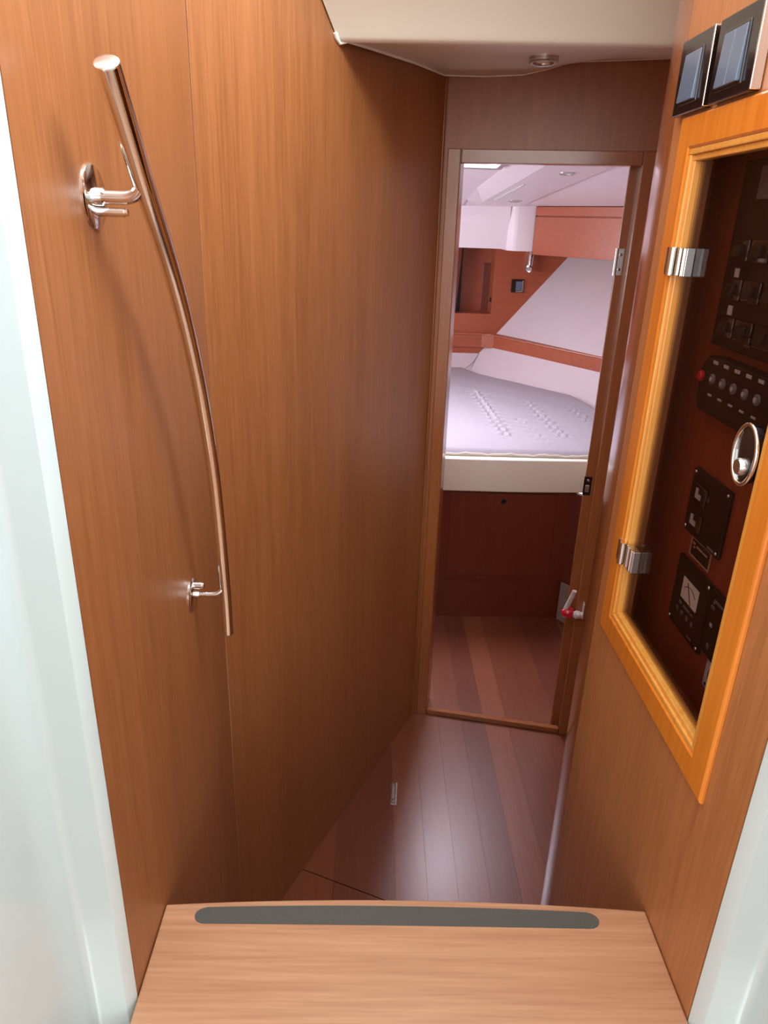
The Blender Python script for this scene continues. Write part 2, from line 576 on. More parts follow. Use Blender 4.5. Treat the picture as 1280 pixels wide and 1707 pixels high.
fl2 = empty('floor', (0, -1.5, 0.6))
struct(fl2, 'unseen boarded sole added behind the camera to block low light', 'floor')
MB().box(-1.6, 1.6, -3.5, 0.34, 0.58, 0.64).build('panel', FL_['x'], fl2)  # added floor, shields the corridor from sky light below step height
rf = empty('ceiling', (0, 0.9, 2.2))
struct(rf, 'unseen roof slab added behind the camera to cut high light', 'ceiling')
MB().box(-0.9, 1.0, -1.2, 0.02, 1.74, 1.80).build('panel', M['liner'], rf)  # added slab, cuts the higher part of the sky light from behind

# ------------------------------------------------------------------ step
st = empty('companionway_step', (0.06, 0.55, 0), 'wide cherry step with a dark grey grip strip at the foot of the photo', 'step')
poly = [(XL + 0.001, 0.33, 0.661), (XR - 0.001, 0.33, 0.661), (XR - 0.001, 0.697, 0.661)]
for k in range(1, 24):
    t = k / 24
    xx = (XR - 0.001) + (XL + 0.001 - XR + 0.001) * t
    poly.append((xx, 0.697 + 0.012 * (1 - (2 * t - 1) ** 2), 0.661))
poly.append((XL + 0.001, 0.697, 0.661))
MB().prism(poly, (0, 0, 0.030), 0.002, 2).build('tread', M['step'], st)
MB().box(XL + 0.003, XR - 0.003, 0.45, 0.682, 0.0, 0.661).build('riser_box', M['wall_r'], st)
g = []
ya, yb = 0.669, 0.692


def bow(xx, y):
    t = (xx - 0.05) / 0.27
    return y + 0.006 * (1 - t * t) if y > 0.68 else y + 0.001 * (1 - t * t)


gp = []
for k in range(21):
    xx = -0.205 + 0.508 * k / 20
    gp.append((xx, bow(xx, ya), 0.6905))
for k in range(1, 8):
    a = -math.pi / 2 + math.pi * k / 8
    gp.append((0.303 + 0.015 * math.cos(a), (ya + yb) / 2 + (yb - ya) / 2 * math.sin(a), 0.6905))
for k in range(21):
    xx = 0.303 - 0.508 * k / 20
    gp.append((xx, bow(xx, yb), 0.6905))
for k in range(1, 8):
    a = math.pi / 2 + math.pi * k / 8
    gp.append((-0.205 + 0.015 * math.cos(a), (ya + yb) / 2 + (yb - ya) / 2 * math.sin(a), 0.6905))
MB().prism(gp, (0, 0, 0.0018)).build('grip_strip', M['grip'], st)

# ------------------------------------------------------------------ grab rail
gr = empty('grab_rail', (XL, 0.85, 0.96), 'long curved polished steel grab rail on the left wall', 'grab rail')
rp = [(0.653, 1.658), (0.690, 1.614), (0.722, 1.574), (0.788, 1.502), (0.843, 1.421), (0.891, 1.325), (0.925, 1.216), (0.942, 1.100), (0.952, 1.025), (0.953, 0.957)]
cv = []
for k in range(len(rp) - 1):
    p0 = Vector(rp[max(k - 1, 0)]); p1 = Vector(rp[k]); p2 = Vector(rp[k + 1]); p3 = Vector(rp[min(k + 2, len(rp) - 1)])
    for s in range(6):
        t = s / 6
        q = 0.5 * ((2 * p1) + (p2 - p0) * t + (2 * p0 - 5 * p1 + 4 * p2 - p3) * t * t + (3 * p1 - p0 - 3 * p2 + p3) * t ** 3)
        cv.append((-0.215, q.x, q.y))
cv.append((-0.215, rp[-1][0], rp[-1][1]))
# ease the sampled curve
for _ in range(6):
    cv = [cv[0]] + [tuple((Vector(cv[i - 1]) + Vector(cv[i]) * 2 + Vector(cv[i + 1])) / 4) for i in range(1, len(cv) - 1)] + [cv[-1]]
NR = len(cv)
rad = [0.0105 - 0.0025 * k / (NR - 1) for k in range(NR)]
MB().tube(cv, rad, 28, caps=False).build('tube', M['chrome'], gr, smooth=True)
for e, (i0, i1) in enumerate(((0, 1), (-1, -2))):
    d = (Vector(cv[i0]) - Vector(cv[i1])).normalized()
    r = rad[i0]
    MB().lathe(Vector(cv[i0]), d, [(r, 0), (r * 0.97, 0.0012), (r * 0.85, 0.002), (0.0, 0.0024)], 28).build('end_cap', M['chrome'], gr, smooth=True)


def bracket(y, z, jy, jz, rdisc, rrod, pin_dz, pin_len, pr):
    b = MB().tube([(XL, y, z), (XL + 0.020, y, z)] + bez((XL + 0.026, y, z), (-0.2155, y, z), (-0.2155, jy, jz), 10), rrod, 16).build('bracket', M['chrome'], gr, smooth=True)
    MB().lathe((XL, y, z), (1, 0, 0), [(rdisc, 0.0), (rdisc, 0.0015), (rdisc * 0.93, 0.003), (0.0, 0.0036)], 36).build('mounting_disc', M['chrome'], b, smooth=True)
    MB().lathe((XL + 0.002, y, z + pin_dz), (1, 0, 0), [(pr, 0), (pr, pin_len - 0.003), (pr * 0.8, pin_len - 0.003), (pr * 0.8, pin_len), (0.0, pin_len + 0.001)], 18).build('fixing_screw', M['chrome'], b, smooth=True)
    MB().lathe((XL + 0.003, y, z), (1, 0, 0), [(rrod * 1.35, 0), (rrod * 1.35, 0.007), (rrod, 0.009)], 18).build('collar', M['chrome'], b, smooth=True)


bracket(0.723, 1.563, 0.716, 1.583, 0.0285, 0.0062, -0.0125, 0.029, 0.0042)
bracket(0.945, 1.028, 0.950, 1.048, 0.0255, 0.0042, 0.0150, 0.017, 0.0060)


# ------------------------------------------------------------------ wall switches
def switch(y0, y1, z0, z1, n, label):
    o = empty('light_switch', (XR, (y0 + y1) / 2, z0), label, 'light switch', 'wall switches above the instrument cabinet')
    MB().box(XR - 0.011, XR, y0, y1, z0, z1, 0.0022, 3).build('plate', M['black'], o)
    MB().box(XR - 0.0125, XR - 0.001, y0 - 0.0030, y0 + 0.0005, z0 + 0.001, z1 - 0.001, 0.0008).build('chrome_edge', M['chrome'], o)
    a, b = y0 + 0.026, y1 - 0.022
    c, d = z0 + 0.013, z1 - 0.018
    MB().box(XR - 0.0125, XR - 0.010, a - 0.003, b + 0.003, c - 0.003, d + 0.003, 0.001).build('bezel', M['black'], o)
    wdt = (b - a) / n
    for k in range(n):
        ra, rb = a + wdt * k + 0.0004, a + wdt * (k + 1) - 0.0004
        # rockers lean out at the foot
        MB().hexa([(XR - 0.0115, ra, c), (XR - 0.0165, ra, c), (XR - 0.0165, rb, c), (XR - 0.0115, rb, c),
                   (XR - 0.0115, ra, d), (XR - 0.0135, ra, d), (XR - 0.0135, rb, d), (XR - 0.0115, rb, d)], 0.0009, 2).build('rocker', M['rocker'], o)
    return o


switch(0.953, 1.048, 1.6845, 1.768, 1, 'black switch with one rocker, the farther of the pair on the right wall')
switch(0.838, 0.941, 1.6845, 1.768, 2, 'black switch with two rockers side by side, nearer of the pair on the right wall')

# ------------------------------------------------------------------ glazed cabinet door
FY0, FY1, FZ0, FZ1 = 0.629, 1.025, 0.945, 1.682
cdr = empty('cabinet_door', (XR, 0.83, FZ0), 'orange varnished wooden door with a smoked glass pane in the right wall', 'cabinet door')
XF = XR - 0.006
fw = 0.038
IY0, IY1, IZ0, IZ1 = FY0 + fw, FY1 - fw, FZ0 + fw, FZ1 - fw


def member(outer0, outer1, inner1, inner0):
    """mitred frame member with an eased outer edge; points are (y, z)"""
    m = MB()
    rows = []
    for (o, q) in ((outer0, inner0), (outer1, inner1)):
        o, q = Vector(o), Vector(q)
        L_ = []
        for s, xx in ((0.0, XR - 0.0004), (0.0, XF + 0.003), (0.03, XF + 0.001), (0.08, XF), (0.93, XF), (1.0, XF + 0.002), (1.0, XR + 0.012), (0.2, XR - 0.0004)):
            p = o + (q - o) * s
            L_.append(m.bm.verts.new((xx, p.x, p.y)))
        rows.append(L_)
    a, b = rows
    k = len(a)
    for i in range(k):
        m.face((a[i], a[(i + 1) % k], b[(i + 1) % k], b[i]))
    m.face(a); m.face(b)
    return m


oc = [(FY0, FZ0), (FY1, FZ0), (FY1, FZ1), (FY0, FZ1)]
ic = [(IY0, IZ0), (IY1, IZ0), (IY1, IZ1), (IY0, IZ1)]
for k, nm in enumerate(('rail', 'stile', 'rail', 'stile')):
    member(oc[k], oc[(k + 1) % 4], ic[(k + 1) % 4], ic[k]).build(nm, M['frame'], cdr)
# stepped glazing bead round the inside of the frame
bw = 0.007
for (xa, xb, w0, w1) in ((XR - 0.0040, XR + 0.011, 0.0, bw), (XR - 0.0005, XR + 0.014, bw, bw * 2.0)):
    for (y0, y1, z0, z1) in ((IY0 + w0, IY1 - w0, IZ0 + w0, IZ0 + w1), (IY0 + w0, IY1 - w0, IZ1 - w1, IZ1 - w0),
                             (IY0 + w0, IY0 + w1, IZ0 + w1, IZ1 - w1), (IY1 - w1, IY1 - w0, IZ0 + w1, IZ1 - w1)):
        MB().box(xa, xb, y0, y1, z0, z1, 0.0012, 2).build('glazing_bead', M['bead'], cdr)
MB().box(XR + 0.0075, XR + 0.0105, IY0 + 0.010, IY1 - 0.010, IZ0 + 0.010, IZ1 - 0.010).build('glass_pane', M['pane'], cdr)


def clip(zc):
    hh = 0.017
    h = MB().box(XR - 0.0035, XR + 0.0075, IY1 - 0.046, IY1 - 0.016, zc - hh, zc + hh, 0.001).build('hinge', M['steel'], cdr)
    MB().box(XR - 0.0055, XR - 0.003, IY1 - 0.040, IY1 - 0.034, zc - hh, zc + hh, 0.0008).build('clamp_bar', M['chrome'], h)
    MB().box(XR - 0.0055, XR - 0.003, IY1 - 0.027, IY1 - 0.022, zc - hh, zc + hh, 0.0008).build('clamp_bar', M['chrome'], h)
    MB().tube([(XR - 0.007, IY1 - 0.010, zc - hh), (XR - 0.007, IY1 - 0.010, zc + hh)], 0.0055, 14).build('knuckle', M['chrome'], h, smooth=True)
    MB().box(XR - 0.0085, XR - 0.005, IY1 - 0.006, IY1 + 0.008, zc - hh, zc + hh, 0.001).build('leaf', M['steel'], h)


clip(1.513)
clip(1.097)
# oval lock on the glass
lk = MB()
yc, zc = 0.704, 1.338
ov = [(XR + 0.0065, yc + 0.022 * math.cos(a), zc + 0.031 * math.sin(a)) for a in [2 * math.pi * k / 32 for k in range(32)]]
lock = lk.prism(ov, (-0.010, 0, 0), 0.002, 2).build('lock', M['black'], cdr, smooth=True)
MB().tube([(XR - 0.0035, yc + 0.0225 * math.cos(a), zc + 0.0315 * math.sin(a)) for a in [2 * math.pi * k / 40 for k in range(41)]], 0.0024, 10, caps=False).build('chrome_ring', M['chrome'], lock, smooth=True)
MB().lathe((XR - 0.003, yc - 0.003, zc - 0.012), (-1, 0, 0), [(0.009, 0), (0.009, 0.006), (0.0075, 0.008), (0.0, 0.008)], 24).build('key_barrel', M['steel'], lock, smooth=True)

# ------------------------------------------------------------------ instrument cabinet behind the glass
XB = 0.452
cb = empty('instrument_cabinet', (XR + 0.05, 0.83, FZ0), 'shallow dark red wooden cabinet box behind the smoked glass door', 'cabinet')
MB().box(XB, XB + 0.012, 0.60, 1.075, 0.90, 1.73).build('back_panel', M['box'], cb)
for (y0, y1, z0, z1, nm) in ((0.60, 0.612, 0.90, 1.73, 'side_panel'), (1.063, 1.075, 0.90, 1.73, 'side_panel'),
                             (0.612, 1.063, 0.90, 0.912, 'bottom_panel'), (0.612, 1.063, 1.718, 1.73, 'top_panel')):
    MB().box(XR + 0.030, XB, y0, y1, z0, z1).build(nm, M['box'], cb)
XM = XB - 0.006


def mark(parent, y0, y1, z0, z1, mat='mark', x=None, name='print_mark'):
    xx = XM if x is None else x
    return MB().box(xx - 0.0009, xx + 0.0002, y0, y1, z0, z1).build(name, M[mat], parent)


# tall breaker panel
bp_ = empty('breaker_panel', (XB, 0.85, 1.412), 'tall black breaker panel high behind the glass', 'breaker panel')
MB().box(XB - 0.012, XB, 0.74, 0.952, 1.414, 1.63, 0.002).build('face_plate', M['dull'], bp_)
xb = XB - 0.012
for k, zz in enumerate((1.445, 1.490, 1.535)):
    for cidx, (y0, y1) in enumerate(((0.892, 0.930), (0.845, 0.885), (0.798, 0.838))):
        b = MB().box(xb - 0.006, xb, y0, y1, zz - 0.017, zz + 0.008, 0.0015).build('breaker', M['black'], bp_)
        MB().hexa([(xb - 0.006, y0 + 0.010, zz - 0.010), (xb - 0.013, y0 + 0.010, zz - 0.012), (xb - 0.013, y1 - 0.010, zz - 0.012), (xb - 0.006, y1 - 0.010, zz - 0.010),
                   (xb - 0.006, y0 + 0.010, zz + 0.002), (xb - 0.009, y0 + 0.010, zz + 0.002), (xb - 0.009, y1 - 0.010, zz + 0.002), (xb - 0.006, y1 - 0.010, zz + 0.002)], 0.0008).build('toggle', M['dull'], b)
mark(bp_, 0.899, 0.909, 1.500, 1.510, 'mark', xb - 0.0065)
mark(bp_, 0.897, 0.908, 1.456, 1.467, 'mark', xb - 0.0065)
mark(bp_, 0.896, 0.907, 1.521, 1.523, 'markdim', xb)
mark(bp_, 0.850, 0.864, 1.424, 1.428, 'markdim', xb)
MB().box(xb - 0.002, xb, 0.84, 0.905, 1.586, 1.622, 0.0006).build('display', M['markdim'], bp_)

# low switch panel with round buttons
sw = empty('switch_panel', (XB, 0.87, 1.328), 'low black panel with a red button and a row of round buttons', 'switch panel')
pl = [(XB - 0.020, 0.948, 1.342), (XB - 0.020, 0.940, 1.330), (XB - 0.020, 0.74, 1.330), (XB - 0.020, 0.74, 1.403), (XB - 0.020, 0.930, 1.403), (XB - 0.020, 0.948, 1.385)]
MB().prism(pl, (0.020, 0, 0), 0.003, 2).build('housing', M['dull'], sw)
xs = XB - 0.020
MB().lathe((xs, 0.940, 1.374), (-1, 0, 0), [(0.0068, 0), (0.0068, 0.003), (0.005, 0.005), (0, 0.0055)], 20).build('red_button', M['redbtn'], sw, smooth=True)
for k in range(5):
    y = 0.908 - 0.0290 * k
    bt = MB().lathe((xs, y, 1.3755), (-1, 0, 0), [(0.0065, 0), (0.0065, 0.002), (0.0055, 0.003), (0.0, 0.003)], 20).build('round_button', M['markdim'], sw, smooth=True)
    MB().lathe((xs - 0.003, y, 1.3755), (-1, 0, 0), [(0.003, 0), (0.003, 0.0008), (0.0, 0.001)], 12).build('button_dot', M['mark'], bt)
    mark(sw, y - 0.005, y + 0.005, 1.354, 1.3565, 'mark', xs)
    mark(sw, y - 0.006, y + 0.006, 1.3945, 1.3985, 'mark', xs)

# rocker panel
rk = empty('rocker_panel', (XB, 0.885, 1.158), 'black plate with two white-tipped rockers under the lock', 'rocker panel')
MB().box(XB - 0.006, XB, 0.829, 0.938, 1.158, 1.250, 0.002).build('face_plate', M['dull'], rk)
for zz in (1.219, 1.181):
    r = MB().box(XM - 0.003, XM, 0.884, 0.920, zz - 0.013, zz + 0.013, 0.001).build('rocker', M['black'], rk)
    MB().box(XM - 0.004, XM - 0.0028, 0.898, 0.914, zz - 0.006, zz + 0.001).build('rocker_tip', M['mark'], r)
    MB().box(XM - 0.004, XM - 0.0028, 0.907, 0.914, zz + 0.001, zz + 0.008).build('rocker_tip', M['mark'], r)
for (y, z) in ((0.932, 1.244), (0.835, 1.244), (0.932, 1.164), (0.835, 1.164)):
    MB().lathe((XM, y, z), (-1, 0, 0), [(0.0025, 0), (0.002, 0.001), (0, 0.0012)], 10).build('screw', M['steel'], rk, smooth=True)
mark(rk, 0.841, 0.858, 1.162, 1.165, 'markdim')
mark(rk, 0.880, 0.883, 1.217, 1.223, 'markdim')

# little framed label
lb = empty('label_plate', (XB, 0.88, 1.128), 'small dark label with a tan border below the two-rocker plate', 'label')
MB().box(XB - 0.0015, XB, 0.853, 0.911, 1.129, 1.156).build('plate', M['dull'], lb)
for (y0, y1, z0, z1) in ((0.853, 0.911, 1.1545, 1.1565), (0.853, 0.911, 1.1285, 1.1305), (0.851, 0.8535, 1.1285, 1.1565), (0.9105, 0.913, 1.1285, 1.1565)):
    MB().box(XB - 0.0022, XB - 0.001, y0, y1, z0, z1).build('border', M['tan'], lb)
for (y0, y1, z0, z1) in ((0.899, 0.906, 1.147, 1.150), (0.899, 0.903, 1.142, 1.1445), (0.876, 0.894, 1.1455, 1.148), (0.861, 0.873, 1.1455, 1.148)):
    mark(lb, y0, y1, z0, z1, 'tan', XB - 0.0016)

# meter panel
mp_ = empty('meter_panel', (XB, 0.878, 1.012), 'black instrument with a cream needle dial near the foot of the glass', 'meter')
MB().box(XB - 0.006, XB, 0.826, 0.931, 1.017, 1.122, 0.002).build('face_plate', M['dull'], mp_)
dl = MB().box(XM - 0.001, XM + 0.0005, 0.852, 0.902, 1.067, 1.098).build('dial', M['dial'], mp_)
MB().tube([(XM - 0.0014, 0.868, 1.068), (XM - 0.0014, 0.886, 1.095)], 0.0006, 6).build('needle', M['dull'], dl)
MB().tube([(XM - 0.0014, 0.895 - 0.037 * k / 8, 1.084 + 0.007 * math.sin(math.pi * k / 8)) for k in range(9)], 0.0004, 6).build('dial_arc', M['dull'], dl)
for k in range(4):
    y = 0.905 - 0.0165 * k
    mark(mp_, y - 0.003, y + 0.003, 1.043, 1.049, 'markdim')
for (y0, y1, z0, z1) in ((0.895, 0.903, 1.056, 1.060), (0.868, 0.888, 1.056, 1.059), (0.858, 0.864, 1.056, 1.059), (0.848, 0.862, 1.024, 1.026)):
    mark(mp_, y0, y1, z0, z1, 'markdim')
for (y, z) in ((0.832, 1.116), (0.832, 1.023), (0.925, 1.023)):
    MB().lathe((XM, y, z), (-1, 0, 0), [(0.0026, 0), (0.002, 0.001), (0, 0.0012)], 10).build('screw', M['steel'], mp_, smooth=True)

# second instrument, half hidden by the door frame
m2 = empty('control_panel', (XB, 0.78, 1.03), 'black instrument with a pale bar, half behind the door frame', 'control panel')
MB().box(XB - 0.006, XB, 0.715, 0.822, 1.030, 1.122, 0.002).build('face_plate', M['dull'], m2)
for (y0, y1, z0, z1, mt) in ((0.745, 0.812, 1.108, 1.1115, 'markdim'), (0.808, 0.812, 1.1045, 1.1115, 'markdim'), (0.806, 0.815, 1.097, 1.101, 'markdim'),
                             (0.803, 0.809, 1.073, 1.078, 'mark'), (0.800, 0.806, 1.042, 1.049, 'markdim')):
    mark(m2, y0, y1, z0, z1, mt)
# sticker
sk = empty('sticker', (XB, 0.785, 0.985), 'silver grey sticker with a roundel at the foot of the cabinet', 'sticker')
MB().box(XB - 0.0008, XB, 0.765, 0.805, 0.985, 1.0275).build('sheet', M['sticker'], sk)
MB().tube([(XB - 0.0009, 0.785 + 0.0105 * math.cos(a), 1.008 + 0.0105 * math.sin(a)) for a in [2 * math.pi * k / 24 for k in range(25)]], 0.0009, 6, caps=False).build('roundel', M['markdim'], sk)
MB().tube([(XB - 0.0009, 0.785 + 0.005 * math.cos(a), 1.008 + 0.005 * math.sin(a)) for a in [math.pi * 0.3 + 1.4 * math.pi * k / 16 for k in range(17)]], 0.0009, 6).build('roundel_mark', M['markdim'], sk)
MB().box(XB - 0.0014, XB - 0.0006, 0.770, 0.786, 0.9885, 0.9925).build('dark_bar', M['dull'], sk)
MB().box(XB - 0.0014, XB - 0.0006, 0.796, 0.800, 0.9885, 0.9925).build('dark_bar', M['dull'], sk)

# ------------------------------------------------------------------ red-capped lever beside the doorway
lv = empty('lever_handle', tuple(dpt(0.50, 0.46, -0.012)), 'small chrome lever with a bright red cap on the right side of the doorway', 'lever')
off = -0.030


def q(u, v, o=off):
    return dpt(u, v, o)


MB().obox(A0, DD, DN, Z, (0.4985, 0.5025), (-0.034, -0.0095), (0.452, 0.500), 0.001).build('base_plate', M['pale'], lv)
MB().lathe(q(0.499, 0.463), -DD, [(0.0100, 0), (0.0100, 0.006), (0.0125, 0.008), (0.0125, 0.020), (0.0095, 0.023), (0.0095, 0.030)], 20).build('barrel', M['pale'], lv, smooth=True)
MB().lathe(q(0.471, 0.466), -DD, [(0.013, 0), (0.0165, 0.003), (0.0175, 0.012), (0.0165, 0.022), (0.0125, 0.030), (0.006, 0.034), (0.0, 0.035)], 24).build('red_cap', M['red'], lv, smooth=True)
MB().tube([q(0.449, 0.480), q(0.455, 0.500), q(0.462, 0.525), q(0.467, 0.542)], [0.010, 0.0095, 0.0095, 0.0095], 16, flat=0.7).build('lever_arm', M['pale'], lv, smooth=True)

# ------------------------------------------------------------------ flush floor latch
ft = empty('floor_latch', (0.086, 1.632, 0), 'slim steel flush latch set into the corridor floor', 'floor latch')
MB().hexa([(0.076, 1.591, -0.0005), (0.092, 1.589, -0.0005), (0.097, 1.675, -0.0005), (0.081, 1.677, -0.0005),
           (0.076, 1.591, 0.0012), (0.092, 1.589, 0.0012), (0.097, 1.675, 0.0012), (0.081, 1.677, 0.0012)], 0.0004).build('plate', M['steel'], ft)
MB().tube([(0.0765, 1.591, 0.0015), (0.0915, 1.590, 0.0015), (0.0962, 1.675, 0.0015)], 0.0016, 8).build('bright_rim', M['pale'], ft, smooth=True)
MB().hexa([(0.080, 1.612, 0.001), (0.088, 1.611, 0.001), (0.091, 1.668, 0.001), (0.084, 1.669, 0.001),
           (0.080, 1.612, 0.0025), (0.088, 1.611, 0.0025), (0.091, 1.668, 0.002), (0.084, 1.669, 0.002)], 0.0005).build('pull_tongue', M['greyplate'], ft)
MB().lathe((0.0835, 1.604, 0.001), (0, 0, 1), [(0.0035, 0), (0.0035, 0.0015), (0.0, 0.002)], 12).build('screw', M['chrome'], ft, smooth=True)

# ================================================================== aft cabin
def cz(y):
    return 2.02 - 0.0885 * y


# headliner of the cabin: lowered light strip between bevels, hatch panel to its left
cc = empty('ceiling', (0.4, 3.2, 1.7))
struct(cc, 'white moulded headliner of the aft cabin beyond the doorway', 'ceiling')
HX0, HX1, HY0, HY1 = 0.02, 0.474, 2.78, 3.180
cols = [(-0.80, -0.80, 0.03), (HX0, HX0, 0.03), (HX1, HX1, 0.03), (0.513, 0.470, 0.03), (0.618, 0.558, 0.0), (0.862, 0.790, 0.0), (0.885, 0.815, 0.010), (1.5, 1.5, 0.0), (2.3, 2.3, 0.0)]
rows = [2.02, HY0, HY1, 3.45, 3.8, 4.1, 4.24, 4.60]
cm = MB()
vgrid = []
for (xa, xb_, dz) in cols:
    vgrid.append([[None, None] for _ in rows])
for i, (xa, xb_, dz) in enumerate(cols):
    for j, y in enumerate(rows):
        t = (y - 2.94) / (3.9 - 2.94)
        xx = xa + (xb_ - xa) * t
        k = max(0.0, min(1.0, (4.24 - y) / 0.35))
        z = cz(y) + dz * k
        if i >= 7:                      # outer panel falls to the top edge of the locker
            xx = 0.856 + max(0.0, 4.205 - y) * 0.6447 + (0.6 if i == 8 else -0.002)
            z = 1.650
        for s in (0, 1):
            vgrid[i][j][s] = cm.bm.verts.new((xx, y, z + (0.04 if s else 0)))
for i in range(len(cols) - 1):
    for j in range(len(rows) - 1):
        if i == 1 and j == 1:
            continue
        for s in (0, 1):
            cm.face((vgrid[i][j][s], vgrid[i + 1][j][s], vgrid[i + 1][j + 1][s], vgrid[i][j + 1][s]))
for (a, b) in (((1, 1), (2, 1)), ((2, 1), (2, 2)), ((2, 2), (1, 2)), ((1, 2), (1, 1))):
    cm.face((vgrid[a[0]][a[1]][0], vgrid[b[0]][b[1]][0], vgrid[b[0]][b[1]][1], vgrid[a[0]][a[1]][1]))
cm.build('panel', M['white'], cc)
# pale slot recessed beside the light strip
sl = MB()
sl.hexa([(0.585, 3.97, cz(3.97) - 0.003), (0.604, 3.97, cz(3.97) - 0.004), (0.636, 3.42, cz(3.42) - 0.003), (0.630, 3.42, cz(3.42) - 0.003),
         (0.585, 3.97, cz(3.97) + 0.004), (0.604, 3.97, cz(3.97) + 0.004), (0.636, 3.42, cz(3.42) + 0.004), (0.630, 3.42, cz(3.42) + 0.004)], 0.001)
sl.build('raised_moulding', M['gel'], cc)

# hatch
wn = empty('window_1', ((HX0 + HX1) / 2, (HY0 + HY1) / 2, cz(2.9)))
struct(wn, 'overhead hatch in the cabin headliner, its rear edge just in view', 'hatch')
fr = MB()
zf = lambda y: cz(y) + 0.03
for (x0, x1, y0, y1) in ((HX0 - 0.018, HX1 + 0.018, HY1 - 0.004, HY1 + 0.016), (HX0 - 0.018, HX1 + 0.018, HY0 - 0.016, HY0 + 0.004),
                         (HX0 - 0.018, HX0 + 0.004, HY0, HY1), (HX1 - 0.004, HX1 + 0.018, HY0, HY1)):
    MB().hexa([(x0, y0, zf(y0) - 0.012), (x1, y0, zf(y0) - 0.012), (x1, y1, zf(y1) - 0.012), (x0, y1, zf(y1) - 0.012),
               (x0, y0, zf(y0) + 0.006), (x1, y0, zf(y0) + 0.006), (x1, y1, zf(y1) + 0.006), (x0, y1, zf(y1) + 0.006)], 0.002).build('frame', M['steel'], wn)
MB().hexa([(HX0, HY0, zf(HY0) + 0.030), (HX1, HY0, zf(HY0) + 0.030), (HX1, HY1, zf(HY1) + 0.030), (HX0, HY1, zf(HY1) + 0.030),
           (HX0, HY0, zf(HY0) + 0.036), (HX1, HY0, zf(HY0) + 0.036), (HX1, HY1, zf(HY1) + 0.036), (HX0, HY1, zf(HY1) + 0.036)]).build('pane', M['hatch'], wn)


def downlight(p, nrm, r, label):
    o = empty('downlight', p, label, 'downlight', 'small recessed downlights')
    MB().lathe(p, nrm, [(r, -0.004), (r, 0.003), (r * 0.9, 0.005), (r * 0.72, 0.0045), (r * 0.62, 0.001), (r * 0.62, -0.004)], 28).build('ring', M['steel'], o, smooth=True)
    MB().lathe(p, nrm, [(r * 0.62, -0.003), (r * 0.60, 0.0005), (r * 0.35, 0.002), (0.0, 0.0025)], 24).build('lens', M['lens'], o, smooth=True)
    return o


CNR = Vector((0, -0.0885, -1)).normalized()
downlight((0.737, 3.104, cz(3.104)), CNR, 0.030, 'recessed downlight nearer the doorway in the cabin headliner')
downlight((0.698, 4.0, cz(4.0)), CNR, 0.036, 'recessed downlight farther back in the cabin headliner')
d3 = downlight((0.32, 1.648, 1.8535), (0, -0.05, -1), 0.029, 'recessed downlight in the dark soffit before the doorway')

# outer walls
wc = empty('wall_hull', (1.4, 3.5, 0.8))
struct(wc, 'sloping pale vinyl hull side above the wooden rail in the cabin', 'wall')
hp0, hp1 = Vector((0.722, 4.52, 0.915)), Vector((1.92, 2.55, 0.925))
hs = (Vector((1.126, 4.5, 1.38)) - Vector((0.738, 4.5, 0.922)))
hq0, hq1 = hp0 + hs * 1.6, hp1 + hs * 1.6
nrm = (hp1 - hp0).cross(hs).normalized()
if nrm.x < 0: nrm = -nrm
MB().hexa([hp0, hp1, hp1 + nrm * 0.03, hp0 + nrm * 0.03, hq0, hq1, hq1 + nrm * 0.03, hq0 + nrm * 0.03]).build('upper_liner', M['vinyl'], wc)
# padded strip between mattress and rail
strip = MB()
inner = [(0.30, 4.40, 0.735), (0.58, 4.40, 0.735), (0.64, 4.20, 0.735), (1.06, 3.70, 0.735), (1.10, 3.25, 0.735), (1.12, 2.66, 0.735)]
outer = [(0.30, 4.53, 0.852), (0.665, 4.53, 0.852), (0.715, 4.46, 0.852), (1.21, 3.68, 0.852), (1.50, 3.20, 0.852), (1.85, 2.66, 0.852)]
inner = [(-0.8, 4.40, 0.735)] + inner
outer = [(-0.8, 4.53, 0.852)] + outer
vi = [[strip.bm.verts.new((a[0] + (b[0] - a[0]) * t, a[1] + (b[1] - a[1]) * t, 0.70 + (0.852 - 0.70) * (t ** 1.4))) for t in (0, 0.2, 0.4, 0.6, 0.8, 1.0)] for a, b in zip(inner, outer)]
for a in range(len(vi) - 1):
    for b in range(5):
        strip.face((vi[a][b], vi[a + 1][b], vi[a + 1][b + 1], vi[a][b + 1]))
strip.build('lower_liner', M['vinyl'], wc, smooth=True)
a, b = Vector((0.560, 4.405, 0.730)), Vector((0.672, 4.525, 0.852))
MB().tube([a + (b - a) * t + Vector((0, 0, -0.028 * math.sin(math.pi * t) + 0.002)) for t in [k / 8 for k in range(9)]], 0.0022, 6).build('seam', M['seam'], wc)

wst = empty('wall_stern', (0.6, 4.5, 0.6))
struct(wst, 'reddish wooden bulkhead at the head of the bunk with a niche', 'wall')
MB().slab([-0.85, 0.30, 0.700, 2.3], [0.0, 1.045, 1.46, 1.9], {(1, 1)}, lambda u, v, q_: (u, 4.5 + q_, v), 0.03).build('panel', M['cabin'], wst)
nb = MB().box(0.20, 0.76, 4.66, 4.68, 1.02, 1.50).build('niche_back', M['cabin'], wst)
MB().box(0.700, 0.715, 4.53, 4.66, 1.02, 1.50).build('niche_side', M['cabin'], wst)
MB().box(0.20, 0.72, 4.53, 4.66, 1.030, 1.045).build('niche_floor', M['cabin'], wst)
MB().box(0.20, 0.72, 4.53, 4.66, 1.475, 1.49).build('niche_top', M['cabin'], wst)
MB().box(0.19, 0.205, 4.53, 4.66, 1.03, 1.49).build('niche_side', M['cabin'], wst)
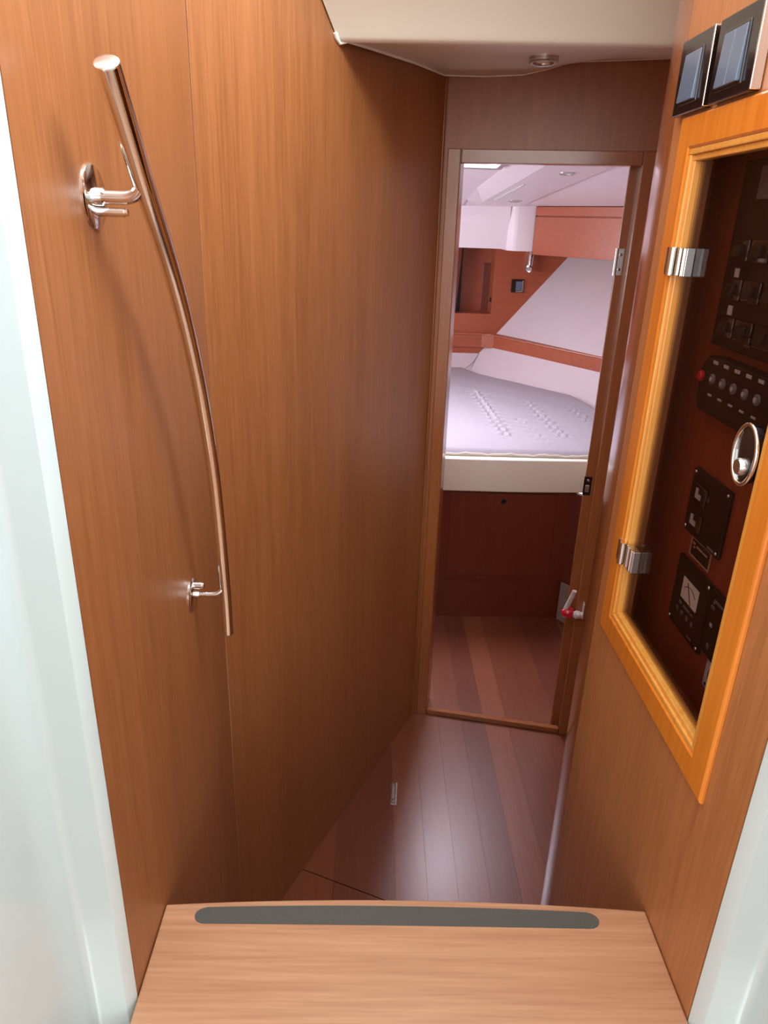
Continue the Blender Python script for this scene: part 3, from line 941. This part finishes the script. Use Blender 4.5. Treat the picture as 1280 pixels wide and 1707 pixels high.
MB().hexa([(0.30, 4.515, 1.047), (0.488, 4.530, 1.047), (0.488, 4.545, 1.047), (0.30, 4.530, 1.047),
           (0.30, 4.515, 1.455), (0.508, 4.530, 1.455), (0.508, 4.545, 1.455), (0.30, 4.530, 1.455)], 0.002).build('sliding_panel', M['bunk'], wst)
MB().box(0.488, 0.520, 4.60, 4.66, 1.046, 1.474).build('painted_gap_shade', M['dull'], wst)  # black strip stands in for the shade in the gap beside the panel
MB().box(0.655, 0.700, 4.652, 4.66, 1.05, 1.33, 0.002).build('inner_panel', M['bunk'], wst)
MB().box(0.690, 0.699, 4.515, 4.532, 1.115, 1.14, 0.002).build('catch', M['dull'], wst)

wp = empty('wall_port', (-0.8, 3.3, 0))
struct(wp, 'hidden left side of the aft cabin with an added light opening', 'wall')
MB().slab([2.1, 2.85, 3.75, 4.6], [0, 1.17, 1.53, 1.95], {(1, 1)}, lambda u, v, q_: (-0.78 - q_, u, v), 0.03).build('panel', M['white'], wp)  # opening added to let the side fill lamp in
wk = empty('wall_starboard', (2.2, 3.0, 0))
struct(wk, 'hidden outer side of the aft cabin behind the hull liner', 'wall')
MB().box(2.2, 2.25, 1.4, 4.6, 0, 1.95).build('panel', M['white'], wk)

# rail along bulkhead and hull side
t3 = empty('trim_3', (0.7, 4.4, 0.85))
struct(t3, 'red-brown wooden rail running round the head and side of the bunk', 'trim')
rl = MB()
pa = [(-0.78, 4.485), (0.655, 4.485), (0.722, 4.445), (1.90, 2.62)]
pb = [(-0.78, 4.515), (0.690, 4.515), (0.75, 4.478), (1.96, 2.62)]
va = [[rl.bm.verts.new(p) for p in ((a[0], a[1], 0.846), (a[0], a[1], 0.924), (b[0], b[1], 0.930), (b[0], b[1], 0.846))] for a, b in zip(pa, pb)]
for i in range(3):
    for k in range(4):
        rl.face((va[i][k], va[i + 1][k], va[i + 1][(k + 1) % 4], va[i][(k + 1) % 4]))
rl.face(va[0]); rl.face(va[-1])
rl.build('rail', M['cabin'], t3)
MB().tube([(a[0] - 0.002, a[1] - 0.003, 0.926) for a in pa], 0.0045, 8).build('rail_bead', M['cabin'], t3, smooth=True)

# white box moulding above the bulkhead and its column
t4 = empty('trim_4', (0.5, 4.3, 1.42))
struct(t4, 'white moulded box under the headliner above the niche', 'trim')
bx = MB()
pf = lambda x: 1.57 - (x - 0.44) * 0.235
n1 = [(-0.78, 4.30), (0.44, 4.30), (0.725, 4.27)]
lv_ = []
for (x, y) in n1:
    lv_.append([bx.bm.verts.new(p) for p in ((x, 4.5, 1.426), (x, y, 1.426), (x, y, pf(x) if x > 0 else 1.60), (x, y - 0.03, cz(y - 0.03) + 0.012), (x, 4.5, cz(4.5) + 0.01))])
for i in range(2):
    for k in range(5):
        bx.face((lv_[i][k], lv_[i + 1][k], lv_[i + 1][(k + 1) % 5], lv_[i][(k + 1) % 5]))
bx.face(lv_[0]); bx.face(lv_[-1])
bx.build('box_front', M['white'], t4)
MB().prism([(0.722, 4.32, 1.418), (0.722, 4.262, 1.418), (0.745, 4.228, 1.418), (0.765, 4.220, 1.418), (0.858, 4.212, 1.418), (0.90, 4.30, 1.418), (0.90, 4.5, 1.418), (0.722, 4.5, 1.418)],
           (0, 0, 0.235), 0.004, 2).build('column', M['white'], t4, smooth=True)

# overhead locker
ol = empty('overhead_locker', (1.03, 4.0, 1.41), 'red-brown wooden overhead locker high on the cabin hull side', 'locker')
l0, l1 = Vector((0.856, 4.205, 0)), Vector((1.62, 3.02, 0))
ld = (l1 - l0).normalized(); ln = Vector((ld.y, -ld.x, 0))
if ln.x < 0: ln = -ln
LEN = (l1 - l0).length
bz0 = 1.403
MB().obox(l0, ld, ln, Z, (0, LEN), (0.016, 0.36), (bz0 + 0.003, 1.645)).build('carcass', M['cabin'], ol)
MB().obox(l0, ld, ln, Z, (0, LEN), (0, 0.016), (bz0, 1.597), 0.0015).build('door', M['cabin'], ol)
MB().obox(l0, ld, ln, Z, (0, LEN), (-0.003, 0.016), (1.602, 1.647), 0.002).build('top_rail', M['cabin'], ol)

# reading lamp
rd = empty('reading_lamp', (0.915, 4.5, 1.39), 'small chrome reading lamp under the white column', 'reading lamp')
MB().tube([(0.905, 4.498, 1.385), (0.905, 4.47, 1.385)], 0.006, 12).build('stem', M['chrome'], rd, smooth=True)
MB().tube([(0.907, 4.462, 1.412), (0.900, 4.452, 1.330)], [0.0165, 0.0165], 20).build('body', M['chrome'], rd, smooth=True)
MB().lathe((0.898, 4.452, 1.318), Vector((-0.45, -0.75, -0.35)), [(0.016, -0.016), (0.021, 0.0), (0.021, 0.014), (0.0165, 0.016), (0.0165, 0.008), (0.0, 0.007)], 24).build('head', M['chrome'], rd, smooth=True)
# cabin switch
sc = empty('wall_switch', (0.846, 4.5, 1.17), 'small black square switch below the reading lamp on the bulkhead', 'switch')
MB().box(0.808, 0.884, 4.488, 4.5, 1.175, 1.252, 0.003).build('plate', M['black'], sc)
MB().box(0.836, 0.872, 4.482, 4.489, 1.188, 1.240, 0.002).build('rocker', M['rocker'], sc)
MB().box(0.874, 0.880, 4.4845, 4.489, 1.182, 1.246, 0.001).build('chrome_edge', M['steel'], sc)
MB().box(0.838, 0.876, 4.4845, 4.489, 1.179, 1.186, 0.001).build('chrome_edge', M['steel'], sc)

# bunk
bk = empty('bunk', (0.5, 2.66, 0), 'built-in bunk base with dark wooden front and cream edge board', 'bunk')
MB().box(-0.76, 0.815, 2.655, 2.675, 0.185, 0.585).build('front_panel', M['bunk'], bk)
MB().box(-0.76, 0.815, 2.664, 2.684, 0.0, 0.183).build('kick_panel', M['bunk'], bk)
dr = MB().box(0.315, 0.740, 2.650, 2.656, 0.205, 0.565, 0.0015).build('locker_door', M['bunk'], bk)
MB().lathe((0.525, 2.650, 0.534), (0, -1, 0), [(0.011, 0), (0.011, 0.002), (0.008, 0.003), (0.008, 0.001), (0.0, 0.001)], 20).build('finger_catch', M['dull'], dr, smooth=True)
eb = []
for k in range(13):
    xx = -0.76 + (0.845 + 0.76) * k / 12
    t = (xx - 0.45) / 0.45
    eb.append((xx, 2.645 - 0.018 * max(0, 1 - t * t), 0.580))
eb += [(1.05, 2.24, 0.580), (1.12, 2.27, 0.580)]
pe = eb + [(0.88, 2.69, 0.580), (-0.76, 2.69, 0.580)]
MB().prism(pe, (0, 0, 0.133), 0.005, 3).build('edge_board', M['cream'], bk, smooth=True)
MB().box(-0.76, 1.9, 2.69, 4.49, 0.60, 0.66).build('bunk_top', M['cream'], bk)

# mattress
def mz(x, y):
    z = 0.738
    # rows of short wavy ridges quilted across the cover
    for (xa, ya, xb2, yb2, wd, am) in ((0.530, 3.75, 0.560, 2.85, 0.048, 0.0085), (0.760, 3.55, 0.800, 2.85, 0.042, 0.0062), (0.95, 3.45, 1.00, 2.95, 0.036, 0.0050),
                                      (0.66, 3.2, 0.70, 2.75, 0.034, 0.0048), (0.34, 3.75, 0.36, 2.85, 0.03, 0.0012)):
        if y < yb2 - 0.05 or y > ya + 0.05:
            continue
        t = (y - ya) / (yb2 - ya)
        xc = xa + (xb2 - xa) * t
        s = (x - xc) / wd
        e = math.exp(-s * s * 1.6) * max(0, min(1, 8 * (t + 0.05))) * max(0, min(1, 8 * (1.05 - t)))
        z += am * e * math.sin((y + 0.4 * (x - xc) + 0.012 * math.sin(9 * s)) * 2 * math.pi / 0.066)
    z += 0.0012 * math.sin(x * 23 + 3 * math.sin(y * 5)) * math.sin(y * 17 + x * 4)
    return z


def xr(y):      # right edge of the mattress
    pts = [(2.66, 1.02), (2.80, 1.07), (3.0, 1.10), (3.25, 1.10), (3.45, 1.09), (3.70, 1.045), (4.20, 0.63), (4.38, 0.56), (4.42, 0.50)]
    for (y0, x0), (y1, x1) in zip(pts, pts[1:]):
        if y0 <= y <= y1:
            t = (y - y0) / (y1 - y0)
            return x0 + (x1 - x0) * t
    return pts[-1][1] if y > 4 else pts[0][1]


mt = empty('mattress', (0.3, 3.4, 0.66), 'thick white quilted mattress lying on the bunk', 'mattress')
mm = MB()
ny, nx = 190, 150
Y0, Y1 = 2.668, 4.41
gv = []
for j in range(ny + 1):
    y = Y0 + (Y1 - Y0) * j / ny
    row = []
    xe = xr(y)
    for i_ in range(nx + 1):
        u = i_ / nx
        xx = -0.74 + (xe + 0.74) * (u ** 0.8)
        dfront = y - Y0; dside = xe - xx; dback = Y1 - y
        drop = 0
        for dd_ in (dfront, dside, dback):
            if dd_ < 0.03:
                drop = max(drop, 0.018 * (1 - dd_ / 0.03) ** 2)
        row.append(mm.bm.verts.new((xx, y, mz(xx, y) - drop)))
    gv.append(row)
for j in range(ny):
    for i_ in range(nx):
        mm.face((gv[j][i_], gv[j][i_ + 1], gv[j + 1][i_ + 1], gv[j + 1][i_]))
mm.build('quilted_top', M['cloth'], mt, smooth=True)
ms = MB()
loop = [(-0.74, Y0)] + [(-0.74 + (xr(Y0) + 0.74) * k / 30, Y0) for k in range(1, 31)] + [(xr(Y0 + (Y1 - Y0) * k / 40), Y0 + (Y1 - Y0) * k / 40) for k in range(1, 41)] + [(-0.74, Y1)]
r1 = [ms.bm.verts.new((x, y, 0.661)) for x, y in loop]
r2 = [ms.bm.verts.new((x, y, 0.722)) for x, y in loop]
for k in range(len(loop)):
    ms.face((r1[k], r1[(k + 1) % len(loop)], r2[(k + 1) % len(loop)], r2[k]))
ms.face(r1)
ms.build('side_band', M['sheet'], mt, smooth=True)
hem = [(-0.74 + (xr(Y0) + 0.74) * k / 80, Y0 - 0.001 + 0.0012 * math.sin(k * 1.9), 0.7215 + 0.0022 * math.sin(k * 0.9) + 0.002 * math.sin(k * 2.3)) for k in range(81)]
hem += [(xr(Y0 + (Y1 - Y0) * k / 60), Y0 + (Y1 - Y0) * k / 60, 0.7205) for k in range(1, 61)]
MB().tube(hem, 0.0042, 8).build('piped_hem', M['sheet'], mt, smooth=True)

# angled dark side panel with the grey plate
ah = Vector((0.57, -0.82, 0)).normalized(); an_n = Vector((ah.y, -ah.x, 0))
if an_n.x > 0: an_n = -an_n
ao = Vector((0.80, 2.655, 0))
MB().obox(ao, ah, an_n, Z, (0.0, 0.95), (-0.02, 0), (0, 0.575)).build('end_panel', M['bunk'], bk)
gp_ = empty('vent_plate', tuple(ao + ah * 0.03), 'plain warm grey plate low on the dark panel behind the red-capped lever', 'plate')
MB().obox(ao, ah, an_n, Z, (0.004, 0.085), (0.0, 0.008), (0.006, 0.182), 0.002).build('plate', M['greyplate'], gp_)
MB().obox(ao, ah, an_n, Z, (0.008, 0.081), (0.0075, 0.0095), (0.012, 0.176), 0.001).build('raised_face', M['greyplate'], gp_)
